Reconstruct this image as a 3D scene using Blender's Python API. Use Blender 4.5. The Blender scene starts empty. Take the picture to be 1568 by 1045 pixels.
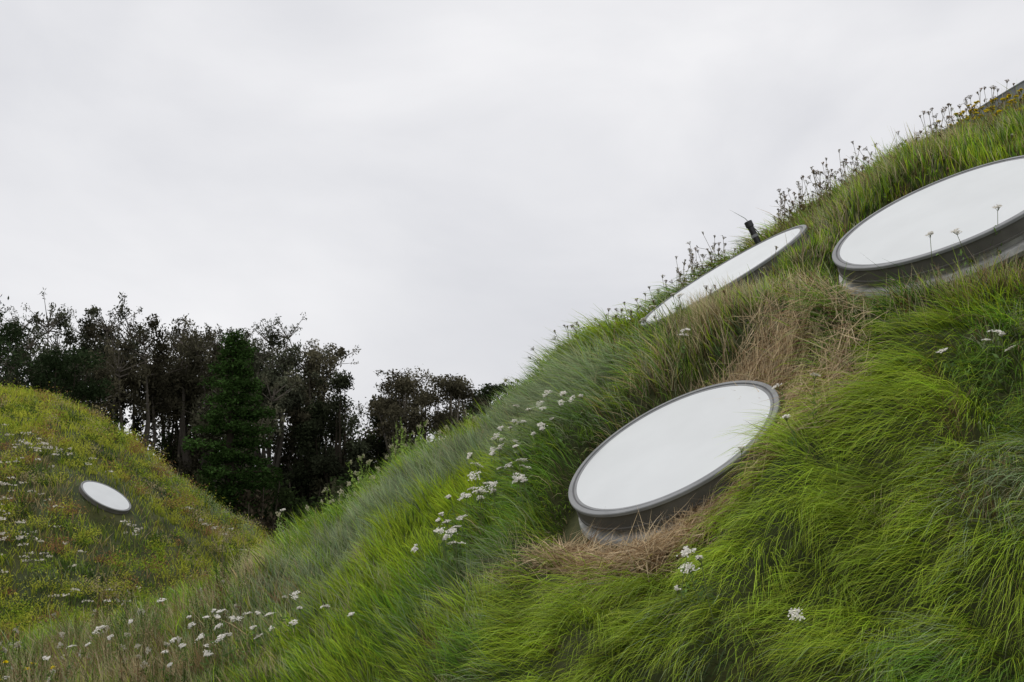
import bpy, numpy as np, math
from mathutils import Vector
rng=np.random.default_rng(7)
_tab=np.random.default_rng(7).random((256,256))
def vnoise(x,y,s=0):
    x=np.asarray(x,float)+s*17.31+500; y=np.asarray(y,float)+s*31.73+500
    xi=np.floor(x).astype(int); yi=np.floor(y).astype(int)
    fx=x-xi; fy=y-yi; fx=fx*fx*(3-2*fx); fy=fy*fy*(3-2*fy)
    a=_tab[xi&255,yi&255]; b=_tab[(xi+1)&255,yi&255]; c=_tab[xi&255,(yi+1)&255]; d=_tab[(xi+1)&255,(yi+1)&255]
    return ((a*(1-fx)+b*fx)*(1-fy)+(c*(1-fx)+d*fx)*fy)*2-1
def fbm(x,y,o=3,s=0):
    r=0;a=1;f=1;t=0
    for i in range(o):
        r=r+a*vnoise(x*f,y*f,s+i*3.7); t+=a; a*=.5; f*=2.03
    return r/t
def worley(a,b,s=0):
    ai=np.floor(a).astype(int);bi=np.floor(b).astype(int);best=np.full(len(a),9.);da=np.zeros(len(a));db=np.zeros(len(a));h=np.zeros(len(a))
    for i in (-1,0,1):
        for j in (-1,0,1):
            u=ai+i;v=bi+j
            cx=u+.5+.9*(_tab[(u+s)&255,v&255]-.5);cy=v+.5+.9*(_tab[(v+91+s)&255,(u+37)&255]-.5)
            d=np.hypot(a-cx,b-cy);m=d<best;best=np.where(m,d,best);da=np.where(m,a-cx,da);db=np.where(m,b-cy,db);h=np.where(m,_tab[(u+11)&255,(v+77+s)&255],h)
    return best,da,db,h
def sstep(a,b,x):
    t=np.clip((x-a)/(b-a),0,1); return t*t*(3-2*t)
def nrm(v): return v/np.maximum(np.linalg.norm(v,axis=-1,keepdims=True),1e-9)
def A(*a): return np.array(a,float)
col=bpy.context.scene.collection

# ============ terrain height field ============
RU=np.array([-1.6,-1.0,-.6,-.438,-.250,-.217,-.161,-.0824,-.0138,.0208,.0498,.1137,.1845,.2561,.3647,.4665,.8,1.3,2.5])
RV=np.array([-.26,-.24,-.18,-.138,-.0727,-.056,-.0197,.034,.0654,.0943,.1262,.1485,.1969,.2429,.3053,.3412,.44,.5,.5])-.019
LU=np.array([-2.,-1.1,-.8,-.6,-.4516,-.3933,-.3345,-.299,-.258,-.2175,-.19,-.15,-.05])
LV=np.array([-.02,.04,.09,.105,.0925,.0787,.0501,.017,-.0114,-.0366,-.06,-.11,-.3])-.007
def smooth_table(U,V,s):
    g=np.linspace(U[0],U[-1],1200); v=np.interp(g,U,V)
    k=int(4*s/(g[1]-g[0])); kk=np.exp(-.5*(np.arange(-k,k+1)*(g[1]-g[0])/s)**2); kk/=kk.sum()
    return g,np.convolve(np.pad(v,k,mode='edge'),kk,mode='valid')
RG,RW=smooth_table(RU,RV,.012); LG,LW=smooth_table(LU,LV,.015)
def smax(a,b,k):
    h=np.clip(.5+.5*(a-b)/k,0,1); return b*(1-h)+a*h+k*h*(1-h)
# skylights: centre, normal, radius, height above turf
DISCS=[(A(.945,6.8,.27),nrm(A(-.483,-.34,.807)),.69,.20),
       (A(2.975,7.6,1.9),nrm(A(-.459,-.331,.824)),.818,.25),
       (A(1.723,9.2,1.751),nrm(A(-.529,-.172,.831)),.773,.18),
       (A(-10.951,31.,-.158),nrm(A(.528,-.183,.83)),.723,.13)]
def H0(x,y):
    x=np.asarray(x,float); y=np.asarray(y,float)
    ye=np.maximum(y,2.5); u=x/ye
    ys=10.3+sstep(0,-.3,u)*.6
    vs=np.interp(u,RG,RW)
    k=np.where(y<ys,.069,.16)
    r=np.maximum(vs*ye-k*(y-ys)**2,-12)
    yl=40.; vl=np.interp(u,LG,LW)
    k=np.where(y<yl,.025,.02)
    l=np.maximum(vl*ye-k*(y-yl)**2,-12)
    fl=-1.75-1.25*sstep(7,15,y)
    z=smax(r,fl,.5); z=smax(z,l,.7)
    nw=sstep(14,10,y)
    a=(x-y)*.707; b=(x+y)*.707
    z=z+nw*(.17*(1-2*np.abs(fbm(a/1.5+3,b/.75,2,5)))*sstep(.0,1.4,x+(8-y)*.3)+.09*fbm(x/1.2,y/1.0,2,9)+.045*fbm(x/.35,y/.35,2,19))
    fw=sstep(16,24,y)*sstep(60,45,y)
    z=z+fw*(.26*fbm(x/1.5,y/1.5,3,12)+.12*fbm(x/.5,y/.5,2,14))
    return z
def H(x,y):
    z=H0(x,y)
    for (C,n,R,dp) in DISCS:
        d=np.hypot(np.asarray(x)-C[0],np.asarray(y)-C[1])
        w=sstep(1.4*R,.95*R,d)
        zp=C[2]-(n[0]*(x-C[0])+n[1]*(y-C[1]))/n[2]-dp/n[2]
        z=z*(1-w)+zp*w
    return z
def HN(x,y,e=.04):
    gx=(H(x+e,y)-H(x-e,y))/(2*e); gy=(H(x,y+e)-H(x,y-e))/(2*e)
    return H(x,y),gx,gy

# ============ mesh builder ============
class MB:
    def __init__(s): s.V=[];s.Q=[];s.C=[];s.n=0
    def add(s,V,Q,C):
        V=np.asarray(V,np.float32).reshape(-1,3); C=np.asarray(C,np.float32)
        if C.ndim==1: C=np.broadcast_to(C,(len(V),3))
        s.V.append(V);s.Q.append(np.asarray(Q,np.int64)+s.n);s.C.append(C.reshape(-1,3));s.n+=len(V)
    def build(s,name,mat,smooth=False,parent=None):
        V=np.concatenate(s.V);Q=np.concatenate(s.Q).astype(np.int32);C=np.concatenate(s.C)
        me=bpy.data.meshes.new(name)
        me.vertices.add(len(V)); me.vertices.foreach_set('co',V.ravel())
        me.loops.add(Q.size); me.loops.foreach_set('vertex_index',Q.ravel())
        me.polygons.add(len(Q)); me.polygons.foreach_set('loop_start',np.arange(0,Q.size,4,dtype=np.int32))
        me.polygons.foreach_set('use_smooth',np.full(len(Q),smooth))
        at=me.color_attributes.new('Col','FLOAT_COLOR','POINT')
        c4=np.ones((len(V),4),np.float32);c4[:,:3]=np.clip(C,0,1); at.data.foreach_set('color',c4.ravel())
        me.materials.append(mat); me.update(calc_edges=True)
        ob=bpy.data.objects.new(name,me); col.objects.link(ob)
        if parent: ob.parent=parent
        return ob
def blades(B,P,N,lean,L,W,phi0,phi1,cr,ct,ns=3):
    n=len(P); pos=P.copy(); pts=[pos.copy()]; dirs=[]
    for k in range(ns):
        ph=phi0+phi1*(k+.3)/ns
        d=np.cos(ph)[:,None]*N+np.sin(ph)[:,None]*lean
        pos=pos+d*(L/ns)[:,None]; pts.append(pos.copy()); dirs.append(d)
    dirs.append(dirs[-1])
    s=nrm(np.cross(N,lean)); a=rng.uniform(-1.1,1.1,n)
    V=np.zeros((n,ns+1,2,3),np.float32)
    for k in range(ns+1):
        sd=np.cos(a)[:,None]*s+np.sin(a)[:,None]*np.cross(dirs[k],s)
        w=W*(1-.93*(k/ns)**1.6)*.5
        V[:,k,0]=pts[k]-sd*w[:,None]; V[:,k,1]=pts[k]+sd*w[:,None]
    t=np.linspace(0,1,ns+1)[None,:,None,None]**.8
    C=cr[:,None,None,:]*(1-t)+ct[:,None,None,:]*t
    C=np.broadcast_to(C,(n,ns+1,2,3))
    b=(np.arange(n)*(ns+1)*2)[:,None]; k=np.arange(ns)[None,:]*2
    q=np.stack([b+k,b+k+1,b+k+3,b+k+2],-1).reshape(-1,4)
    B.add(V,q,C)
def tube(B,pts,rad,c,sides=5):
    pts=np.asarray(pts,float); n=len(pts)
    T=nrm(np.gradient(pts,axis=0)); ref=A(.3,.9,.1)
    U=nrm(np.cross(T,ref)); W=np.cross(T,U)
    a=np.arange(sides)*2*math.pi/sides
    V=pts[:,None,:]+np.asarray(rad)[:,None,None]*(np.cos(a)[None,:,None]*U[:,None,:]+np.sin(a)[None,:,None]*W[:,None,:])
    i=np.arange(n-1)[:,None]*sides; j=np.arange(sides)[None,:]; j2=(j+1)%sides
    q=np.stack([i+j,i+j2,i+sides+j2,i+sides+j],-1).reshape(-1,4)
    B.add(V,q,c)
def leaves(B,P,s,asp,cols,droop=0.,flat=0.):
    n=len(P); a=rng.normal(size=(n,3)); a[:,2]-=droop; a[:,2]*=(1-flat); a=nrm(a)
    b=nrm(np.cross(a,rng.normal(size=(n,3)))); s=np.broadcast_to(s,(n,))[:,None]
    V=np.stack([P-a*s*.5,P+b*s*asp*.5-a*s*.05,P+a*s*.5,P-b*s*asp*.5-a*s*.05],1)
    q=np.arange(n*4).reshape(-1,4); B.add(V,q,np.repeat(cols,4,axis=0))

# ============ materials ============
def newmat(name):
    m=bpy.data.materials.new(name);m.use_nodes=True;nt=m.node_tree;nt.nodes.clear()
    return m,nt,nt.nodes.new('ShaderNodeOutputMaterial')
def leafmat(name,tr=.3,gl=.05,rough=.45):
    m,nt,o=newmat(name); N=nt.nodes.new; L=nt.links.new
    at=N('ShaderNodeAttribute');at.attribute_name='Col'
    d=N('ShaderNodeBsdfDiffuse');t=N('ShaderNodeBsdfTranslucent')
    L(at.outputs['Color'],d.inputs['Color']);L(at.outputs['Color'],t.inputs['Color'])
    a=N('ShaderNodeMixShader');a.inputs[0].default_value=tr;L(d.outputs[0],a.inputs[1]);L(t.outputs[0],a.inputs[2])
    last=a
    if gl>0:
        g=N('ShaderNodeBsdfGlossy');g.inputs['Roughness'].default_value=rough;g.inputs['Color'].default_value=(.8,.85,.8,1)
        b=N('ShaderNodeMixShader');b.inputs[0].default_value=gl;L(a.outputs[0],b.inputs[1]);L(g.outputs[0],b.inputs[2]);last=b
    L(last.outputs[0],o.inputs[0]); return m
M_grass=leafmat('grass_blades',.4,.03)
M_leaf=leafmat('tree_foliage',.2,0)
M_flower=leafmat('petals_and_stems',.3,0)
def pbr(name,c,rough=.5,metal=0,noise=None,coat=0,bump=0,spec=.5):
    m,nt,o=newmat(name);N=nt.nodes.new;L=nt.links.new
    p=N('ShaderNodeBsdfPrincipled');p.inputs['Base Color'].default_value=(*c,1);p.inputs['Roughness'].default_value=rough;p.inputs['Metallic'].default_value=metal
    p.inputs['Coat Weight'].default_value=coat;p.inputs['Specular IOR Level'].default_value=spec
    if noise:
        tc=N('ShaderNodeTexCoord');nz=N('ShaderNodeTexNoise');nz.inputs['Scale'].default_value=noise[0];nz.inputs['Detail'].default_value=6
        r=N('ShaderNodeValToRGB');r.color_ramp.elements[0].position=.35;r.color_ramp.elements[1].position=.65
        r.color_ramp.elements[0].color=(*[x*(1-noise[1]) for x in c],1);r.color_ramp.elements[1].color=(*[min(1,x*(1+noise[1])) for x in c],1)
        L(tc.outputs['Object'],nz.inputs['Vector']);L(nz.outputs[0],r.inputs[0]);L(r.outputs[0],p.inputs['Base Color'])
        if bump:
            bp=N('ShaderNodeBump');bp.inputs['Strength'].default_value=bump;L(nz.outputs[0],bp.inputs['Height']);L(bp.outputs[0],p.inputs['Normal'])
    L(p.outputs[0],o.inputs[0]);return m
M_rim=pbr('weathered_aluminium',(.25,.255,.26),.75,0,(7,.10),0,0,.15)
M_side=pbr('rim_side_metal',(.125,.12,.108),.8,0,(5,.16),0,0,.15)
M_gask=pbr('black_gasket',(.07,.07,.075),.7)
M_glaz=pbr('frosted_acrylic',(.64,.66,.668),.7,0,(2.2,.03),0,0,.12)
M_conc=pbr('concrete',(.44,.44,.42),.85,0,(12,.3),0,.3)
M_pipe=pbr('black_pipe_plastic',(.02,.02,.022),.3,0,(20,.3))
M_edge=pbr('grey_metal_edging',(.22,.23,.24),.55,.2,(6,.25))

# ground material
m,nt,o=newmat('soil_and_thatch');N=nt.nodes.new;L=nt.links.new
tc=N('ShaderNodeTexCoord');n1=N('ShaderNodeTexNoise');n1.inputs['Scale'].default_value=1.3;n1.inputs['Detail'].default_value=8
n2=N('ShaderNodeTexNoise');n2.inputs['Scale'].default_value=45;n2.inputs['Detail'].default_value=4
L(tc.outputs['Object'],n1.inputs['Vector']);L(tc.outputs['Object'],n2.inputs['Vector'])
r1=N('ShaderNodeValToRGB');r1.color_ramp.elements[0].position=.35;r1.color_ramp.elements[1].position=.65
r1.color_ramp.elements[0].color=(.03,.05,.012,1);r1.color_ramp.elements[1].color=(.08,.09,.028,1)
r2=N('ShaderNodeValToRGB');r2.color_ramp.elements[0].color=(.3,.3,.3,1);r2.color_ramp.elements[1].color=(1.3,1.2,1.,1)
mx=N('ShaderNodeMix');mx.data_type='RGBA';mx.blend_type='MULTIPLY';mx.inputs[0].default_value=1
L(n1.outputs[0],r1.inputs[0]);L(n2.outputs[0],r2.inputs[0]);L(r1.outputs[0],mx.inputs[6]);L(r2.outputs[0],mx.inputs[7])
p=N('ShaderNodeBsdfPrincipled');p.inputs['Roughness'].default_value=.95;L(mx.outputs[2],p.inputs['Base Color'])
L(p.outputs[0],o.inputs[0]); M_soil=m

# ============ ground sheet ============
def axis(a,b,d,far,g=1.2):
    c=list(np.arange(a,b,d)); s=d
    while c[-1]<far: s*=g; c.append(c[-1]+s)
    s=d
    while c[0]>-far: s*=g; c.insert(0,c[0]-s)
    return np.array(c)
xs=np.unique(np.concatenate([axis(-20,8,.12,900),np.arange(-3,6,.06)]));ysx=np.unique(np.concatenate([axis(1,46,.12,1500),np.arange(3.5,12,.06)]))
X,Y=np.meshgrid(xs,ysx);Z=H(X,Y);nx=len(xs);ny=len(ysx)
I,J=np.meshgrid(np.arange(nx-1),np.arange(ny-1));b=(J*nx+I).ravel()
B=MB();B.add(np.stack([X,Y,Z],-1),np.stack([b,b+1,b+nx+1,b+nx],-1),A(.1,.1,.1))
B.build('ground_hills',M_soil,True)

# ============ grass colour zones (world x,y,radius) ============
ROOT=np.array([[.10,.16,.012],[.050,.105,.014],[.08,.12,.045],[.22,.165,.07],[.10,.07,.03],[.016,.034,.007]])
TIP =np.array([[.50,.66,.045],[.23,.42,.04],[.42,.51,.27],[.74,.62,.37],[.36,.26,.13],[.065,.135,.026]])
ZN={0:[(1.26,5.65,.4),(.57,6.10,.3),(-.38,8.01,.5),(-.75,8.12,.45),(2.08,5.88,.3),(1.4,5.35,.4),(.28,5.89,.35),(.49,5.66,.35),(1.94,4.84,.25),(2.1,7.73,.3),(3.05,8.42,.25),(-.88,6.99,.35),(2.4,8.6,.25),(3.4,9.3,.2),(1.7,5.3,.25)],
 2:[(.08,8.93,.8),(.82,8.53,.4),(-1.93,8.94,.5),(-1.48,8.66,.5),(-.33,9.03,.6),(-1.15,9.02,.5),(.44,7.94,.4),(2.13,5.61,.3),(1.69,4.91,.3),(-.32,6.7,.3),(.85,5.4,.2)],
 3:[(1.3,7.9,.3),(1.75,7.7,.2),(1.75,6.4,.2),(1.65,6.9,.22),(.34,6.45,.18),(.76,6.15,.2),(-2.2,9.8,.3),(2.45,7.4,.15),(.42,6.7,.15),(-3.4,8.8,.3),(3.6,9.7,.3)],
 4:[(3.94,10.,.5),(3.45,9.8,.4),(2.84,6.63,.2),(.84,8.6,.25),(1.8,7.45,.2),(1.34,6.1,.12),(2.18,5.03,.3),(-.32,6.71,.25),(-3.,8.6,.6),(2.6,9.2,.4),(-3.8,9.2,.6),(-2.7,7.9,.5),(1.9,4.6,.25),(.1,6.3,.2)],
 5:[(2.9,6.94,.3),(2.48,6.61,.35),(2.45,6.1,.3),(1.86,6.5,.22),(1.34,5.95,.15),(2.12,6.,.2),(2.6,7.,.35),(-.1,7.3,.25),(-3.6,7.6,.5),(1.0,5.2,.15),(2.4,7.7,.2)]}
WILD=[(1.5,7.8,.6),(2.4,8.1,.6),(3.2,8.8,.9),(3.9,9.8,1.2),(1.9,8.3,.5),(2.84,6.75,.45),(-3.,8.6,1.0),(-2.1,8.3,.5),(2.3,9.3,.6),(.9,8.9,.35),(-4.5,9.5,1.5),(4.6,9.,1.2),(1.6,7.3,.35),(-3.4,7.8,1.),(-2.6,7.5,.6),(-2.4,9.3,.4)]
def gsum(x,y,pts):
    r=np.zeros(len(x))
    for (a,b,s) in pts: r+=np.exp(-((x-a)**2+(y-b)**2)/(2*(s*.8)**2))
    return np.minimum(r,1.3)
def disc_d(x,y):
    d=np.full(len(x),9.)
    for (C,n,R,dp) in DISCS[:3]: d=np.minimum(d,np.sqrt((x-C[0])**2+(y-C[1])**2+((-n[0]*(x-C[0])-n[1]*(y-C[1]))/n[2])**2)-R)
    return d
def near_grass(n,x,y,B):
    z,gx,gy=HN(x,y); Nn=nrm(np.stack([-gx,-gy,np.ones_like(gx)],-1))
    dd=disc_d(x,y); wild=np.minimum(gsum(x,y,WILD),1)
    swept=(1-wild)*sstep(-.8,1.0,x+(7-y)*.25)
    a_=(x-y)*.707+.12*fbm(x/.4,y/.4,2,31); b_=(x+y)*.707+.12*fbm(x/.4,y/.4,2,33)
    wd,wa,wb,wh=worley(a_/.36,b_/.24); wa*=.36;wb*=.24
    rad=np.stack([(wa+wb)*.707,(wb-wa)*.707],-1)/.17
    sc=np.zeros((len(x),6))
    for k in range(6): sc[:,k]=1.55*fbm(x/.75,y/.55,3,40+k)+.35*fbm(x/.16,y/.16,2,60+k)+.85*(_tab[(wh*255).astype(int),(k*13+5)]-.5)
    sc+=A(.85,.98,.20,-.60,-.50,.05)
    for k,pts in ZN.items(): sc[:,k]+=(1.8 if k in(0,2) else 1.4)*gsum(x,y,pts)
    sc[:,3]+=.50*wild; sc[:,4]+=.30*wild; sc[:,2]-=.6*wild; sc[:,3]+=1.3*sstep(.22,.05,dd)*(y<7.9)
    leftw=sstep(.6,-.4,x); sc[:,4]-=.3*leftw*(1-wild)
    sc+=(.38+.50*wild)[:,None]*rng.gumbel(size=sc.shape)
    k=np.argmax(sc,1)
    br=rng.uniform(.5,1.4,len(x))[:,None]*(1+.2*fbm(x/.35,y/.35,2,80)+.4*(wh-.5))[:,None]
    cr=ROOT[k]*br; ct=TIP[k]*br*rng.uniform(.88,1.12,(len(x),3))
    g=nrm(np.stack([-gx,-gy],-1)); base=nrm(A(-.97,.02))
    g=nrm(.25*g+.75*base)
    an=1.35*fbm(x/1.0,y/.8,2,91)+.55*fbm(x/.22,y/.22,2,95)+rng.normal(size=len(x))*(.22+1.3*wild+.35*leftw)
    ca,sa=np.cos(an),np.sin(an); g2=np.stack([g[:,0]*ca-g[:,1]*sa,g[:,0]*sa+g[:,1]*ca],-1)
    g2=nrm(g2+rad*((.65+.5*leftw)*(1-wild))[:,None])
    lean=np.stack([g2[:,0],g2[:,1],gx*g2[:,0]+gy*g2[:,1]],-1); lean=nrm(lean)
    up=nrm(Nn*.6+A(0,0,1)*.5); lean=nrm(lean-up*np.sum(lean*up,-1,keepdims=True))
    L=(.135+.06*(1-swept)*(1-wild)+.13*swept+.01*wild)*rng.uniform(.55,1.3,len(x))*(1+.35*fbm(x/.45,y/.45,2,99))*(1.35-.95*wd)
    L*=1-.75*sstep(.3,.0,dd)*(swept*.4+.6)
    tip=np.stack([x,y],-1)+lean[:,:2]*(L*.8)[:,None]
    L=np.where(disc_d(tip[:,0],tip[:,1])<.01,L*.45,L)
    L=np.where((wild>.5)&(dd>.2),L*np.where(rng.random(len(x))<.06,1.7,1),L)
    phi0=.1+.55*swept+rng.uniform(-.2,.25,len(x)); phi1=.5+.9*swept+rng.uniform(-.2,.5,len(x))-.2*wild
    W=rng.uniform(.0030,.0056,len(x))*(1+.4*wild)*(y/6.5)**1.2
    c0=DISCS[0][0]; low=((x-c0[0])*.6+(y-c0[1])*-.8> -.15)|((x-c0[0])<-.3)&(y<c0[1])
    nearc=(np.hypot(x-c0[0],y-c0[1])<.93)&low
    ok=(dd>.015)&~(nearc&(rng.random(len(x))<.82))
    lift=.08*np.maximum(0,1-(wd/.75)**2)*(.5+.5*swept)*(1-wild)*sstep(.1,.3,dd)
    P=np.stack([x,y,z-.01+lift],-1)
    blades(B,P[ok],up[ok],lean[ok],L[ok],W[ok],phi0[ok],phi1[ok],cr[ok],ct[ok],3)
B=MB()
n=215000
yy=rng.uniform(3.9,11.4,n);xx=rng.uniform(-.56,.56,n)*yy
keep=~((yy<5.)&(xx<.3)); near_grass(n,xx[keep],yy[keep],B)
n=40000
xx=rng.uniform(-8,9,n);yy=rng.uniform(2.5,13.,n);near_grass(n,xx,yy,B)
B.build('meadow_grass',M_grass)

# bunches of taller grass fanning out of one root
def bunch(B,x,y,nb,L,c,spread=.75,W=(.0035,.006),r=.03):
    z=float(H(x,y));P=A(x,y,z-.01)+rng.normal(0,1,(nb,3))*A(r,r,0)
    an=rng.uniform(0,6.283,nb)
    lean=nrm(np.stack([np.cos(an)-.35,np.sin(an),-.1+0*an],-1));up=nrm(np.broadcast_to(A(-.15,-.1,1),(nb,3)));lean=nrm(lean-up*np.sum(lean*up,-1,keepdims=True))
    cc=c*rng.uniform(.6,1.25,(nb,1))
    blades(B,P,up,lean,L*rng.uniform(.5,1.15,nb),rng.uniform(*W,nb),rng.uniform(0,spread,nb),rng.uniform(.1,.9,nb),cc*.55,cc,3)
STRAW=A(.76,.65,.40);BROWN=A(.36,.24,.12);GRN=A(.32,.50,.06);PALE=A(.55,.60,.36);DKG=A(.12,.22,.04)
def pick(p): return [STRAW,BROWN,GRN,PALE,DKG][rng.choice(5,p=p)]*rng.uniform(.8,1.15)
B=MB()
for (cx,cy,sx,sy,m_,L_,p_) in [(1.35,7.85,.28,.22,56,.22,(.75,.10,.10,.03,.02)),(1.85,8.1,.3,.2,38,.18,(.4,.12,.33,.05,.1)),(2.4,8.2,.3,.3,34,.16,(.25,.12,.45,.05,.13)),(3.2,9.0,.6,.45,120,.18,(.38,.25,.29,.02,.06)),
     (3.9,9.9,.7,.4,130,.20,(.40,.32,.22,.02,.04)),(2.85,6.8,.3,.2,38,.2,(.45,.2,.2,.05,.1)),(2.2,10.,.6,.25,60,.18,(.45,.22,.28,.03,.02)),(.8,8.9,.25,.5,26,.17,(.25,.2,.3,.2,.05)),(1.2,8.6,.2,.3,26,.17,(.45,.25,.2,.05,.05)),
     (-3.3,8.4,.8,.7,200,.32,(.25,.30,.13,.04,.28)),(-2.5,8.5,.35,.6,80,.26,(.3,.23,.15,.10,.22)),(-4.,9.5,.6,.5,90,.34,(.24,.31,.15,.05,.25)),(-2.2,9.9,.15,.3,16,.28,(.75,.05,.1,.1,0)),(-1.6,7.9,.5,.3,26,.2,(.3,.2,.2,.3,0)),
     (-.2,6.7,.4,.25,16,.2,(.5,.2,.1,.2,0)),(.5,6.2,.3,.15,10,.14,(.6,.2,.1,.1,0)),(0,8.6,.9,.9,46,.22,(.1,.05,.35,.5,0)),(-1.2,9.4,.6,.6,50,.24,(.1,.1,.4,.4,0)),(2.5,6.3,.3,.4,16,.18,(.2,.5,.1,.1,.1)),(2.3,5.2,.25,.3,14,.18,(.2,.6,.1,.1,0)),
     (-.6,7.6,.8,.6,44,.22,(.1,.05,.55,.2,.1)),(1.75,7.2,.2,.3,16,.13,(.2,.0,.6,.1,.1)),(1.8,6.6,.25,.5,18,.16,(.75,.1,.15,0,0))]:
    for i in range(m_):
        x=rng.normal(cx,sx);y=min(10.55,rng.normal(cy,sy))
        if disc_d(A(x),A(y))[0]<.09: continue
        near=.55 if disc_d(A(x),A(y))[0]<.25 else 1
        bunch(B,x,y,int(rng.integers(22,44)),L_*rng.uniform(.7,1.3)*near,pick(p_))
B.build('grass_tussocks',M_grass)

# ============ far hill grass ============
B=MB();n=115000
xx=rng.uniform(-26,-2,n);yy=rng.uniform(12,45,n);k=(xx>-.62*yy)&(xx<-.10*yy);xx=xx[k];yy=yy[k]
z,gx,gy=HN(xx,yy,.1)
wd,wa,wb,wh=worley(xx/.6,yy/.6,50)
sc=np.zeros((len(xx),6))
for k in range(6): sc[:,k]=1.7*fbm(xx/2.2,yy/2.6,3,140+k)+.4*fbm(xx/.45,yy/.45,2,160+k)+1.0*(_tab[(wh*255).astype(int),(k*17+3)]-.5)
sc+=A(1.2,.4,-.2,-.05,.3,.1)
sc[:,2]+=1.7*np.exp(-((xx+10.2)**2/1.4+(yy-38.5)**2/9)); sc[:,0]+=.9*np.exp(-((xx+14)**2/6+(yy-36)**2/16))
sc+=.28*rng.gumbel(size=sc.shape);k=np.argmax(sc,1)
T2=TIP.copy();T2[0]=(.64,.66,.06);T2[4]=(.46,.25,.11);T2[3]=(.66,.54,.27);T2[5]=(.09,.16,.03);T2[1]=(.30,.43,.05)
br=rng.uniform(.65,1.2,len(xx))[:,None]*(1+.3*fbm(xx/.5,yy/.5,2,180)+.4*(wh-.5))[:,None]
an=rng.uniform(0,2*math.pi,len(xx));lean=np.stack([np.cos(an),np.sin(an),0*an],-1)
up=np.broadcast_to(A(0,0,1),(len(xx),3))
L=rng.uniform(.12,.38,len(xx))*(1+.4*fbm(xx/.8,yy/.8,2,190))*(1.4-.9*wd)
C4,n4,R4,_=DISCS[3];dd=np.hypot(xx-C4[0],yy-C4[1])-R4
ok=dd>.0; L=np.where(dd<.3,L*.6,L)
P=np.stack([xx,yy,z-.02],-1)
f=lambda a:a[ok]
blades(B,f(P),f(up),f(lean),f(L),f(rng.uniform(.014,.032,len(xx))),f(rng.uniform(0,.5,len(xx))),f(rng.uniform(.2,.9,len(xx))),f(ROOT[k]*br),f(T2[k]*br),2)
B.build('far_hill_grass',M_grass)

# ============ dead thatch around the skylight ============
B=MB()
def thatch(x,y,lift,Lr=(.08,.28)):
    z,gx,gy=HN(x,y);Nn=nrm(np.stack([-gx,-gy,np.ones_like(gx)],-1));n=len(x)
    an=rng.uniform(0,2*math.pi,n);l=np.stack([np.cos(an),np.sin(an)],-1);lean=nrm(np.stack([l[:,0],l[:,1],gx*l[:,0]+gy*l[:,1]],-1))
    P=np.stack([x,y,z],-1)+Nn*(rng.uniform(.0,1,n)*lift)[:,None]
    c=np.where((rng.random(n)<.28)[:,None],A(.36,.22,.11),A(.86,.67,.41))*rng.uniform(.45,1.12,n)[:,None]
    blades(B,P,Nn,lean,rng.uniform(*Lr,n),rng.uniform(.003,.0055,n),rng.uniform(1.0,1.5,n),rng.uniform(-.3,.7,n),c*.8,c,3)
C,nn,R,_=DISCS[0]
n=15000;a=np.radians(rng.uniform(190,430,n));r=R*.93+np.abs(rng.normal(0,.12,n))*(1+.9*vnoise(a*2.2,0*a,3))
x=C[0]+np.cos(a)*r;y=C[1]+np.sin(a)*r*.97
k=(fbm(x/.2,y/.2,2,7)>-.25)|(r<R*1.08);thatch(x[k],y[k],np.where(r[k]<R*1.1,.08,.08),(.06,.22))
for (px,py,s,m_) in [(.36,6.42,.08,700),(.45,6.2,.07,300),(.75,6.05,.07,450),(1.78,6.4,.1,1100),(1.70,6.9,.12,1700),(1.62,7.2,.10,700),(1.95,7.25,.08,500),(1.75,6.2,.07,400),(2.05,7.4,.06,300),(1.4,6.0,.06,250),(2.,7.,.07,350),(1.95,6.6,.06,250)]:
    x=rng.normal(px,s,m_);y=rng.normal(py,s,m_);k=(disc_d(x,y)>.0)&(fbm(x/.15,y/.15,2,21)>-.2);thatch(x[k],y[k],np.full(k.sum(),.15))
B.build('dead_thatch',M_grass)

# ============ plants ============
def umbel(B,base,top,r,nf,cf,cs,fs,ray=True,tilt=.0):
    mid=(base+top)/2+A(rng.uniform(-.03,.03),rng.uniform(-.03,.03),.02)
    tube(B,[base,mid,top],[.0030,.0026,.0020],cs,3)
    ax=nrm(nrm(top-mid)+A(0,0,.5)+A(-.3,-.5,0)*tilt+rng.normal(0,.15,3)); u=nrm(np.cross(ax,A(.2,1,.1)));w=np.cross(ax,u)
    nl=5 if nf>20 else 3; la=rng.uniform(0,6.283,nl);lr=r*rng.uniform(.25,.75,nl); li=rng.integers(0,nl,nf)
    pa=np.cos(la)[li]*lr[li]+rng.normal(0,r*.24,nf);pb=np.sin(la)[li]*lr[li]+rng.normal(0,r*.24,nf)
    zo=rng.uniform(-.006,.006,nl)[li]
    P=top+ax*(.03-((pa**2+pb**2)[:,None])*3.+(zo+rng.normal(0,.002,nf))[:,None])+u*pa[:,None]+w*pb[:,None]
    c=cf*rng.uniform(.72,1.08,(nf,1))
    n=len(P);a=rng.uniform(0,6.283,n);U=nrm(u*np.cos(a)[:,None]+w*np.sin(a)[:,None]+ax*rng.normal(0,.35,n)[:,None]);Wv=nrm(np.cross(ax,U))
    s=(fs*rng.uniform(.7,1.2,n))[:,None]
    V=np.stack([P-U*s,P+Wv*s,P+U*s,P-Wv*s],1);B.add(V,np.arange(4*n).reshape(-1,4),np.repeat(c,4,axis=0))
    if ray:
        for i in range(0,n,max(1,n//9)): tube(B,[top,P[i]],[.0013,.0010],cs,3)
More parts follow.
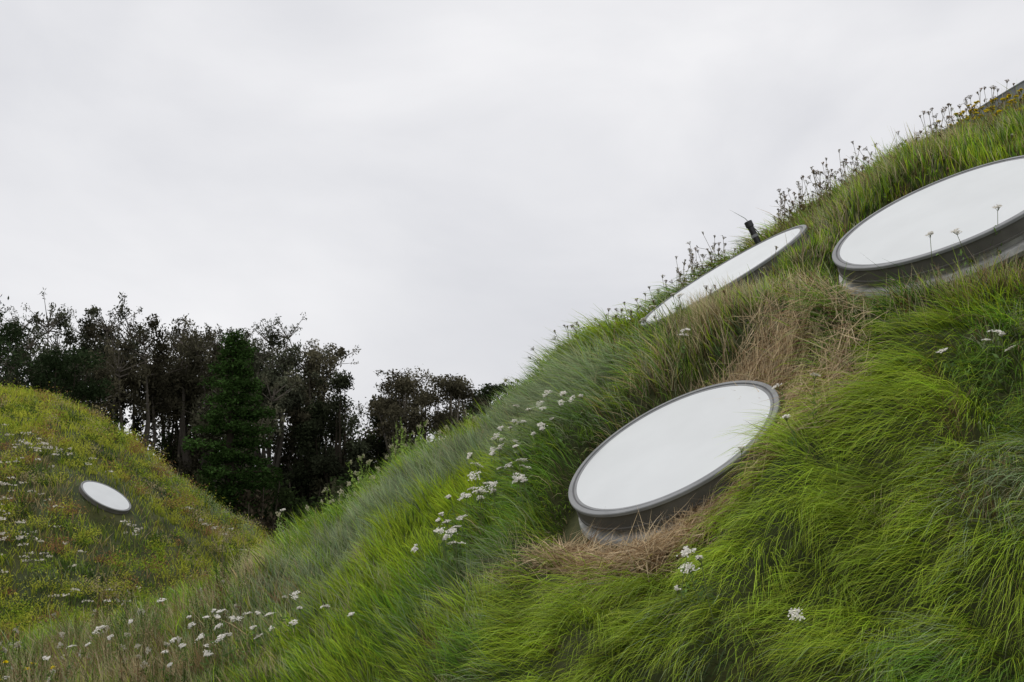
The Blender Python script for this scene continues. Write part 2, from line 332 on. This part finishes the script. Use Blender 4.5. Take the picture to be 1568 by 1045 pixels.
def feather(B,base,top,n,s,c):
    t=rng.uniform(.05,.8,n)[:,None];P=base*(1-t)+top*t+rng.normal(0,s*.35,(n,3));leaves(B,P,rng.uniform(.6,1.2,n)*s,.28,c*rng.uniform(.6,1.3,(n,1)))
CW=A(.90,.87,.80);CS=A(.22,.26,.11);CD=A(.17,.11,.07);CDS=A(.22,.18,.10)
yar=[[(-.34,7.09),(-.25,7.14),(-.33,6.89),(-.30,7.0)],[(-.18,7.38),(-.16,7.27),(-.12,7.64)],[(-.04,7.72),(-.02,7.82),(.07,7.96),(-.08,7.6)],[(.08,7.07),(.16,7.01),(.02,7.15)],
 [(.29,7.94),(.37,7.49),(.46,7.56),(.53,7.59)],[(-2.8,8.88),(-3.08,8.72),(-2.9,8.6)],[(-2.29,8.17),(-2.07,8.15),(-2.2,8.3),(-2.15,8.0)],[(-1.75,7.84),(-1.54,7.59),(-1.7,7.7),(-1.62,7.75),(-1.9,7.9)],[(-1.82,8.14),(-1.44,7.72)],[(-1.15,7.48)],[(-.75,6.77)],
 [(-1.82,10.1)],[(1.69,6.53)],[(1.63,5.98)],[(1.39,5.85)],[(1.11,5.98)],[(.79,5.36),(.8,5.30)],[(1.34,5.01)],[(2.33,5.83)],[(2.52,5.83),(2.6,5.9)],[(1.06,8.12),(1.14,7.71),(1.3,8.2)],[(2.9,7.0),(2.7,6.8)],[(.2,7.75),(.1,7.6)],[(-3.5,8.3),(-3.3,8.5)]]
for gi,grp in enumerate(yar):
    B=MB()
    for (x,y) in grp:
        for q in range(rng.integers(2,5) if gi in(0,1,2,3,6,7) else (2 if len(grp)>1 else 1)):
            bx=x+rng.normal(0,.06);by=y+rng.normal(0,.06);z=float(H(bx,by));h=rng.uniform(.22,.40)
            if gi in(4,20,22): h*=.8
            if len(grp)==1 and gi!=11: h*=.85
            base=A(bx,by,z);top=base+A(rng.normal(-.05,.06),rng.normal(-.02,.04),h)
            umbel(B,base,top,rng.choice([.020,.030,.042])*rng.uniform(.85,1.15),85,CW,CS,.0056,True,rng.uniform(0,1.8))
            feather(B,base,top,16,.05,A(.16,.25,.08))
    B.build('white_yarrow_plant',M_flower)
def leafy(B,bx,by,h,nst,c,spread=.08,ls=.06,flower=None,dens=1.):
    z=float(H(bx,by))
    for q in range(nst):
        b0=A(bx+rng.normal(0,spread*.5),by+rng.normal(0,spread*.5),z-.02);hh=h*rng.uniform(.55,1.1)
        t0=b0+A(rng.normal(0,spread),rng.normal(0,spread),hh)
        tube(B,[b0,(b0+t0)/2+rng.normal(0,.01,3),t0],[.004,.003,.0015],c*.7,3)
        n=int(dens*26*hh/.25)+3;t=rng.random(n)[:,None];P=b0*(1-t)+t0*t+rng.normal(0,1,(n,3))*A(.035,.035,.01)*(1.1-t)
        leaves(B,P,ls*rng.uniform(.5,1.2,n)*(1.15-t[:,0]),.42,c*rng.uniform(.55,1.3,(n,1)),-.5)
        if flower is not None and rng.random()<.6:umbel(B,t0-A(0,0,.03),t0,rng.uniform(.02,.035),36,flower,c*.7,.006)
for (x,y,h,n_) in [(-1.31,10.4,.42,10),(-1.08,10.5,.64,9),(-.85,10.5,.46,8),(-.38,10.5,.38,6),(.05,10.5,.32,4),(-1.6,10.4,.42,8),(-2.0,10.4,.42,7),(-1.45,10.1,.32,8),(-1.2,10.1,.32,9),(-.6,10.5,.34,7),(-.1,10.5,.26,4),(-1.8,10.3,.32,7),(.62,10.3,.20,9),(.75,10.3,.20,9),(.5,10.3,.20,8),(.85,10.2,.17,8)]:
    B=MB();leafy(B,x,y,h,n_,A(.36,.50,.13) if x<.4 else A(.34,.52,.07),.09,.075,A(.62,.58,.42) if x<.3 else None,1.5);B.build('leafy_weed_plant',M_flower)
B=MB()
for i in range(430):
    k=rng.integers(0,6);cx,cy,s=[(2.3,7.9,.35),(3.2,8.9,.7),(2.9,6.9,.3),(4.0,9.6,.8),(2.6,9.6,.6),(1.9,7.5,.2)][k]
    x=rng.normal(cx,s);y=min(10.5,rng.normal(cy,s*.7))
    if disc_d(A(x),A(y))[0]<.08: continue
    leafy(B,x,y,rng.uniform(.07,.18),2,(A(.32,.50,.05) if rng.random()<.6 else A(.42,.26,.12))*rng.uniform(.6,1.2),.05,.035)
B.build('broadleaf_weeds',M_flower)
B=MB()
for i in range(430):
    y=rng.uniform(7.3,10.8);x=-y*rng.uniform(.225,.6)
    c=[A(.20,.32,.07),A(.34,.22,.12),A(.08,.15,.03),A(.46,.38,.22),A(.12,.2,.05)][rng.integers(0,5)]
    leafy(B,x,y,rng.uniform(.16,.5)*(.8 if y>9.8 else 1),3,c*rng.uniform(.6,1.2),.07,.045,A(.7,.66,.56) if rng.random()<.16 else None,1.2)
B.build('valley_weeds',M_flower)
B=MB()
for i in range(430):
    x=rng.uniform(.35,5.4);y=10.35+rng.normal(0,.22)-(x>2.)*rng.uniform(0,.5)
    if vnoise(A(x)/.3,A(0.),5)[0]<-.55 or disc_d(A(x),A(y))[0]<.03 or 1.98<x<2.34: continue
    z=float(H(x,y));h=rng.uniform(.12,.38)*(1.15 if x>1.5 else .9);b0=A(x,y,z);t0=b0+A(rng.normal(-.02,.06),rng.normal(0,.03),h)
    umbel(B,b0,t0,rng.uniform(.014,.036),26,(CD*rng.uniform(.7,2.8) if rng.random()<.8 else A(.5,.46,.36)),CDS,.0055)
    feather(B,b0,t0,12,.035,A(.26,.23,.10))
    if rng.random()<.4:
        t1=b0*.45+t0*.55+A(rng.normal(0,.05),0,.06);umbel(B,b0*.5+t0*.5,t1,.015,14,CD*1.3,CDS,.004)
for i in range(90):
    x=rng.uniform(.9,4.2);y=rng.uniform(7.6,9.8)
    if disc_d(A(x),A(y))[0]<.14: continue
    z=float(H(x,y));h=rng.uniform(.12,.2);b0=A(x,y,z);t0=b0+A(rng.normal(-.03,.04),rng.normal(0,.03),h);umbel(B,b0,t0,rng.uniform(.012,.025),22,(CD*2 if rng.random()<.6 else A(.7,.66,.56)),CDS,.0045)
B.build('dried_yarrow_stalks',M_flower)
B=MB();n=9500
k=rng.integers(0,8,n);cs=np.array([(1.35,7.9,.28),(2.4,8.8,.6),(3.6,9.6,.8),(2.85,6.8,.3),(-3.2,8.9,.9),(-3.0,8.2,.8),(2.5,10.2,1.2),(.3,9.6,1.2)])[k]
x=rng.normal(cs[:,0],cs[:,2]);y=rng.normal(cs[:,1],cs[:,2]*.6);y=np.minimum(y,10.7-rng.random(n)*.5)
k2=(disc_d(x,y)>.10);x=x[k2];y=y[k2];n=len(x);z=H(x,y);an=rng.uniform(0,6.283,n)
cc=np.array([[.72,.60,.36],[.36,.24,.13],[.32,.46,.10],[.6,.55,.38]])[rng.choice(4,n,p=[.45,.2,.2,.15])]
c=cc*rng.uniform(.6,1.2,(n,1))
tall=np.where(x<-1.5,1.4,1.)
blades(B,np.stack([x,y,z],-1),np.broadcast_to(A(0,0,1),(n,3)),np.stack([np.cos(an),np.sin(an),0*an],-1),rng.uniform(.10,.27,n)*tall,rng.uniform(.003,.006,n),rng.uniform(0,.4,n),rng.uniform(0,.7,n),c*.6,c,3)
B.build('dry_grass_stalks',M_grass)
B=MB()
for (cx,cy,m_,s) in [(4.2,10.0,40,.13),(4.45,9.8,26,.18),(4.4,9.4,12,.12),(-3.9,8.6,10,.3)]:
    for i in range(m_):
        x=rng.normal(cx,s);y=rng.normal(cy,s);z=float(H(x,y));b0=A(x,y,z);t0=b0+A(rng.normal(0,.04),0,rng.uniform(.12,.28));umbel(B,b0,t0,.022,24,A(.98,.80,.02)*rng.uniform(.85,1),CS,.011)
B.build('yellow_wildflowers',M_flower)
B=MB()
for (cx,cy,sx,sy,m_) in [(-13.2,31.9,.7,.5,34),(-12.2,27.8,.5,.5,44),(-10.1,30.3,.3,.3,12),(-8.8,34.3,.6,.5,10),(-12.9,29.5,.5,.4,20),(-10.,27.,1.0,.6,12),(-15,30,1.5,1.5,26)]:
    for i in range(m_):
        x=rng.normal(cx,sx);y=rng.normal(cy,sy);z=float(H(x,y))+rng.uniform(.25,.42)
        if math.hypot(x-C4[0],y-C4[1])<1.: continue
        nf=9;P=A(x,y,z)+rng.normal(0,1,(nf,3))*A(.065,.065,.012);leaves(B,P,.06*rng.uniform(.6,1.2,nf),.9,A(.80,.75,.66)*rng.uniform(.6,1.1,(nf,1)),0,.7)
        tube(B,[A(x,y,z-.35),A(x,y,z)],[.006,.005],CS,3)
B.build('far_hill_wildflowers',M_flower)
B=MB()
for i in range(820):
    y=rng.uniform(24,41);x=rng.uniform(-.5,-.2)*y
    if math.hypot(x-C4[0],y-C4[1])<1.25: continue
    z=float(H(x,y));r=rng.uniform(.14,.46);n=int(130*r/.2)
    P=A(x,y,z)+np.abs(rng.normal(0,.5,(n,3)))*A(1,1,1.)*r*np.where(rng.random((n,3))<.5,-1,1)*A(1,1,0)+np.abs(rng.normal(0,.45,(n,1)))*A(0,0,1)*r
    cc=[A(.34,.46,.05),A(.38,.22,.10),A(.08,.14,.03),A(.54,.56,.08),A(.5,.42,.24)][rng.choice(5,p=[.22,.2,.2,.28,.1])]
    leaves(B,P,rng.uniform(.03,.08,n),.42,cc*rng.uniform(.5,1.2,(n,1)),-.6)
B.build('far_hill_weeds',M_flower)

# ============ skylights ============
def lathe(name,prof,mat,parent,seg=144):
    a=np.arange(seg)*2*math.pi/seg;pr=np.array(prof,float)
    V=np.stack([pr[:,0][:,None]*np.cos(a),pr[:,0][:,None]*np.sin(a),np.repeat(pr[:,1][:,None],seg,1)],-1).reshape(-1,3)
    i=np.arange(len(pr)-1)[:,None]*seg;j=np.arange(seg)[None,:];j2=(j+1)%seg
    q=np.stack([i+j,i+j2,i+seg+j2,i+seg+j],-1).reshape(-1,4)
    B=MB();B.add(V,q,A(1,1,1));return B.build(name,mat,False,parent)
for (C,n,R,dp) in DISCS:
    e=bpy.data.objects.new('round_skylight',None);col.objects.link(e)
    e.location=Vector(C);e.rotation_euler=Vector(n).to_track_quat('Z','Y').to_euler()
    lathe('rim_side',[(R-.03,-.118),(R+.002,-.118),(R+.002,-.104),(R-.006,-.101),(R-.006,-.022)],M_side,e)
    lathe('rim_top',[(R-.006,-.022),(R+.003,-.020),(R+.003,-.004),(R-.001,0),(R-.027,0.001),(R-.029,-.006)],M_rim,e)
    lathe('gasket',[(R-.029,-.006),(R-.037,-.006)],M_gask,e)
    lathe('inner_ring',[(R-.037,-.006),(R-.039,-.003),(R-.053,-.003),(R-.054,-.005)],M_rim,e)
    lathe('glazing',[(R-.054,-.005)]+[((R-.054)*f_,-.005+.008*(1-f_*f_)) for f_ in (.97,.9,.8,.65,.5,.3,.15,.001)],M_glaz,e)
    lathe('concrete_curb',[(R-.05,-.115),(R-.05,-.3),(R-.05,-.5)],M_conc,e)
    lathe('curb_flange',[(R-.05,-.165),(R+.02,-.17),(R+.03,-.20),(R-.0,-.24),(R-.05,-.25)],M_conc,e)
# ============ vent pipe ============
e=bpy.data.objects.new('vent_pipe',None);col.objects.link(e)
d=nrm(A(-.42,0,.9));p0=A(2.29,9.9,1.95)
B=MB();tube(B,[p0,p0+d*.40,p0+d*.405,p0+d*.42,p0+d*.455,p0+d*.458,p0+d*.42],[.028,.028,.036,.036,.036,.029,.026],A(1,1,1),20)
B.build('pipe_body',M_pipe,False,e)
B=MB();tube(B,[p0+d*.30,p0+d*.301,p0+d*.325,p0+d*.326],[.028,.033,.033,.028],A(1,1,1),20);B.build('clamp_band',M_rim,False,e)
# ============ roof edging ============
pl=np.array([(-1.2,11.2,.25),(-.15,11,.70),(.39,11,1.13),(.93,11,1.55),(1.31,11,1.69),(2.03,11,2.14),(2.82,11,2.68),(4.01,11,3.42),(4.5,11,3.66),(4.68,11,3.80),(5.14,11,4.08),(7,11,4.9),(9,11,5.5)])
tt=np.linspace(0,len(pl)-1,90);pp=np.stack([np.interp(tt,np.arange(len(pl)),pl[:,i]) for i in range(3)],-1)
sec=[(0,0),(0,-.012),(.012,-.014),(.012,-.16),(.03,-.165),(.03,-.7),(.15,-.7),(.15,0),(0,0)]
V=np.array([[q+A(0,s[0],s[1]) for s in sec] for q in pp]);ns=len(sec)
i=np.arange(len(pp)-1)[:,None]*ns;j=np.arange(ns-1)[None,:]
B=MB();B.add(V,np.stack([i+j,i+j+1,i+ns+j+1,i+ns+j],-1).reshape(-1,4),A(1,1,1));B.build('metal_roof_edging',M_edge)

# ============ trees ============
def clump(B,c,rx,rz,n,s,cc,asp=.4,droop=.6):
    P=rng.normal(0,1,(n,3));P=nrm(P)*(rng.random((n,1))**.45);P=P*A(rx,rx,rz)*(1+.35*rng.normal(0,1,(n,1))*.5)+c
    leaves(B,P,s*rng.uniform(.6,1.3,n),asp,cc*rng.uniform(.55,1.35,(n,1)),droop)
def eucalyptus(x,y,h,w,dens=1.,c=A(.085,.086,.055),z0=-3.):
    B=MB();base=A(x,y,z0);bark=A(.17,.15,.125);c=c*rng.uniform(.75,1.25)*A(rng.uniform(.9,1.15),1,1)
    nl=rng.integers(5,8)
    sp=base+A(0,0,h*rng.uniform(.12,.2));tube(B,[base-A(0,0,.3),sp],[.3,.24],bark,7)
    for i in range(nl):
        a=i*6.283/nl+rng.uniform(-.4,.4);rr=w*rng.uniform(.25,1.0);top=base+A(math.cos(a)*rr,math.sin(a)*rr,h*rng.uniform(.72,.97))
        m1=sp*.55+top*.45+A(math.cos(a),math.sin(a),0)*w*.12+rng.normal(0,.25,3)
        tube(B,[sp,m1,(m1+top)/2+rng.normal(0,.15,3),top],[.15,.10,.05,.02],bark,5)
        cc=c*rng.uniform(.6,1.4)
        for j in range(15):
            t=rng.uniform(0,1.0);p=m1*(1-t)+top*t if t>.4 else sp*(1-t)+m1*t
            q=p+rng.normal(0,1,3)*A(w*.28,w*.28,h*.05);tube(B,[p,(p+q)/2+A(0,0,.1),q],[.05,.03,.012],bark,3)
            r=rng.uniform(.4,.8)*(1.15-.35*t);clump(B,q,r,r*rng.uniform(.9,1.3),int(125*dens),.24,cc*rng.uniform(.6,1.4),.40,.8)
            q2=q+rng.normal(0,1,3)*A(.5,.5,.35)+A(0,0,.35);clump(B,q2,.30,.32,int(32*dens),.19,cc*rng.uniform(.8,1.4),.35,.8)
        for k in range(12):
            q=top+rng.normal(0,1,3)*A(.7,.7,.2)+A(0,0,rng.uniform(0,.85));tube(B,[top-A(0,0,.3),q],[.03,.010],bark,3);clump(B,q,.22,.26,22,.16,cc,.34,.8)
    return B.build('eucalyptus_tree',M_leaf)
def cypress(x,y,h,w,z0=-3.,c=A(.030,.046,.020),flat=.35,low=.35,name='cypress_tree',nb=34,vis=False):
    B=MB();base=A(x,y,z0);bark=A(.26,.23,.19) if vis else A(.07,.06,.045)
    sp=base+A(0,0,h*low*.7);tube(B,[base-A(0,0,.3),sp],[.32,.26],bark,7)
    for i in range(nb):
        a=rng.uniform(0,6.283);t=rng.random()**.8;zz=h*(low+(1-low)*t)-.3;rr=w*math.sqrt(rng.random())*math.sqrt(max(.06,1-(t*.93)**2.2))
        q=base+A(math.cos(a)*rr,math.sin(a)*rr,zz);m1=sp*.5+q*.5+A(math.cos(a),math.sin(a),-.3)*w*.1+rng.normal(0,.15,3)
        tube(B,[sp,m1,q],[.10,.07,.02],bark,4);r=rng.uniform(.6,1.05)*w*.28+.22
        clump(B,q,r,r*(flat+.3),330,.19,c*rng.uniform(.55,1.6),.42,-.2)
        clump(B,q+rng.normal(0,1,3)*A(r*.8,r*.8,.2),.3,.22,60,.15,c*rng.uniform(.6,1.5),.42,-.2)
    return B.build(name,M_leaf)
def conifer(x,y,h,w,z0=-3.):
    B=MB();base=A(x,y,z0);tube(B,[base-A(0,0,.3),base+A(0,0,h*.5),base+A(0,0,h*.96)],[.28,.17,.03],A(.06,.05,.04),7)
    nw=15
    for k in range(nw):
        t=k/(nw-1);zz=h*(.06+.90*t);L0=w*(1-max(0,(t-.45)/.55)**2.5*.68)*rng.uniform(.72,1.2)
        for j in range(10):
            a=rng.uniform(0,6.283);L1=L0*rng.uniform(.4,1.12);d=A(math.cos(a),math.sin(a),0);p=base+A(0,0,zz+rng.uniform(-.2,.2))
            e=p+d*L1+A(0,0,.16-L1*.06+rng.normal(0,.12));mm=p+d*L1*.5+A(0,0,.10);tube(B,[p,mm,e],[.045,.03,.01],A(.06,.05,.035),3)
            n=int(190*L1/w)+40;s=rng.random(n)[:,None]**.6;P=np.where(s<.5,p+(mm-p)*s*2,mm+(e-mm)*(s-.5)*2)
            side=np.cross(d,A(0,0,1));P=P+side*rng.normal(0,.30,(n,1))*(1.1-s*.4)+A(0,0,1)*(rng.normal(-.05,.10,(n,1)))
            leaves(B,P,.19*rng.uniform(.6,1.2,n),.42,A(.040,.078,.020)*rng.uniform(.5,1.4,(n,1))*rng.uniform(.55,1.6),.1,.5)
    return B.build('conifer_tree',M_leaf)
cypress(-24.2,50,11.6,3.2,flat=.4,low=.15,nb=52);cypress(-20.8,53,9.6,2.6,flat=.4,low=.1,nb=40);cypress(-28,54,12,3.5,flat=.4,low=.2,nb=40)
E=eucalyptus
E(-23.6,58,11.9,2.5);E(-21.6,62,12.2,2.5);E(-18.9,58,11.0,2.4);E(-16.9,61,12.2,2.3);E(-15.2,65,12.7,2.1);E(-12.9,61,11.9,1.8);E(-11.2,63,10.6,1.5);E(-20.0,67,11.6,2.5,.8);E(-14,57,8.6,2.0,.8);E(-18,65,11.6,2.2,.8)
E(-26.5,64,12.2,2.6,.8);E(-31,66,13,3,.8)
conifer(-12.1,49,9.7,1.9)
cypress(-8.7,59,8.9,1.5,flat=.7,low=.1,nb=32,c=A(.045,.052,.03));cypress(-10.1,60,7.6,1.5,flat=.7,low=.1,nb=28,c=A(.04,.05,.026));cypress(-7.2,64,8.2,1.5,flat=.6,low=.1,nb=28,c=A(.045,.052,.03))
cypress(-5.6,62,9.4,2.3,flat=.4,low=.42,nb=44,c=A(.11,.10,.064),vis=True);cypress(-3.2,62,9.2,2.2,flat=.4,low=.40,nb=42,c=A(.10,.092,.058),vis=True)
cypress(-.8,66,9.1,2.4,flat=.22,low=.4,nb=42,c=A(.032,.044,.02));cypress(1.6,66,9.0,2.4,flat=.22,low=.4,nb=40,c=A(.032,.044,.02))
E(5.,68,9,2.2,.6);E(10,70,9.5,2.4,.6);E(16,70,10,2.6,.6)
B=MB()
for i in range(430):
    x=rng.uniform(-34,8);back=rng.random()<.45
    y=rng.uniform(62,70) if back else rng.uniform(46,60);h=(rng.uniform(3.5,7.2) if back else rng.uniform(1.2,3.8)) if x<-6 else rng.uniform(2.,6.)
    if x>-10 and not back: y+=5
    cc=[A(.035,.05,.02),A(.06,.06,.035),A(.085,.07,.048),A(.05,.08,.025)][rng.integers(0,4)]
    tube(B,[A(x,y,-3.1),A(x+rng.normal(0,.3),y,-3+h)],[.08,.02],A(.12,.10,.08),3)
    for k in range(5 if back else 3):
        clump(B,A(x+rng.normal(0,.5),y+rng.normal(0,.5),-3+h*rng.uniform(.3,.98)),.85 if back else .75,.85 if back else .6,125,.26,cc*rng.uniform(.6,1.3),.42,.1)
B.build('understory_thicket',M_leaf)

# ============ sky and light ============
w=bpy.data.worlds.new('World');bpy.context.scene.world=w;w.use_nodes=True;nt=w.node_tree;nt.nodes.clear();N=nt.nodes.new;L=nt.links.new
SE,SR=math.radians(58),math.radians(-35)
sk=N('ShaderNodeTexSky');sk.sky_type='NISHITA';sk.sun_disc=False;sk.sun_elevation=SE;sk.sun_rotation=SR
b1=N('ShaderNodeBackground');b1.inputs['Strength'].default_value=.1;L(sk.outputs[0],b1.inputs['Color'])
tc=N('ShaderNodeTexCoord');mp=N('ShaderNodeMapping');mp.inputs['Scale'].default_value=(1,1,1.8);L(tc.outputs['Generated'],mp.inputs['Vector'])
nz=N('ShaderNodeTexNoise');nz.inputs['Scale'].default_value=2.6;nz.inputs['Detail'].default_value=6;nz.inputs['Roughness'].default_value=.5;nz.inputs['Distortion'].default_value=.3;L(mp.outputs[0],nz.inputs['Vector'])
cr=N('ShaderNodeValToRGB');cr.color_ramp.elements[0].position=.32;cr.color_ramp.elements[1].position=.66
cr.color_ramp.elements[0].color=(.70,.705,.74,1);cr.color_ramp.elements[1].color=(.91,.905,.92,1);L(nz.outputs[0],cr.inputs[0])
b2=N('ShaderNodeBackground');b2.inputs['Strength'].default_value=1;L(cr.outputs[0],b2.inputs['Color'])
mx=N('ShaderNodeMixShader');mx.inputs[0].default_value=.96;L(b1.outputs[0],mx.inputs[1]);L(b2.outputs[0],mx.inputs[2])
wo=N('ShaderNodeOutputWorld');L(mx.outputs[0],wo.inputs[0])
l=bpy.data.lights.new('sun','SUN');l.energy=1.5;l.angle=math.radians(22);l.color=(1,.97,.92)
lo=bpy.data.objects.new('sun',l);col.objects.link(lo)
sd=Vector((math.cos(SE)*math.sin(SR),math.cos(SE)*math.cos(SR),math.sin(SE)));lo.rotation_euler=sd.to_track_quat('Z','Y').to_euler();lo.location=sd*50
# ============ camera ============
cam=bpy.data.cameras.new('camera');co=bpy.data.objects.new('camera',cam);col.objects.link(co)
cam.lens=40;cam.sensor_width=36;cam.clip_end=4000;co.rotation_euler=(math.pi/2+math.radians(7.44),0,0)
bpy.context.scene.camera=co
vs=bpy.context.scene.view_settings;vs.view_transform='Standard';vs.look='None';vs.exposure=0
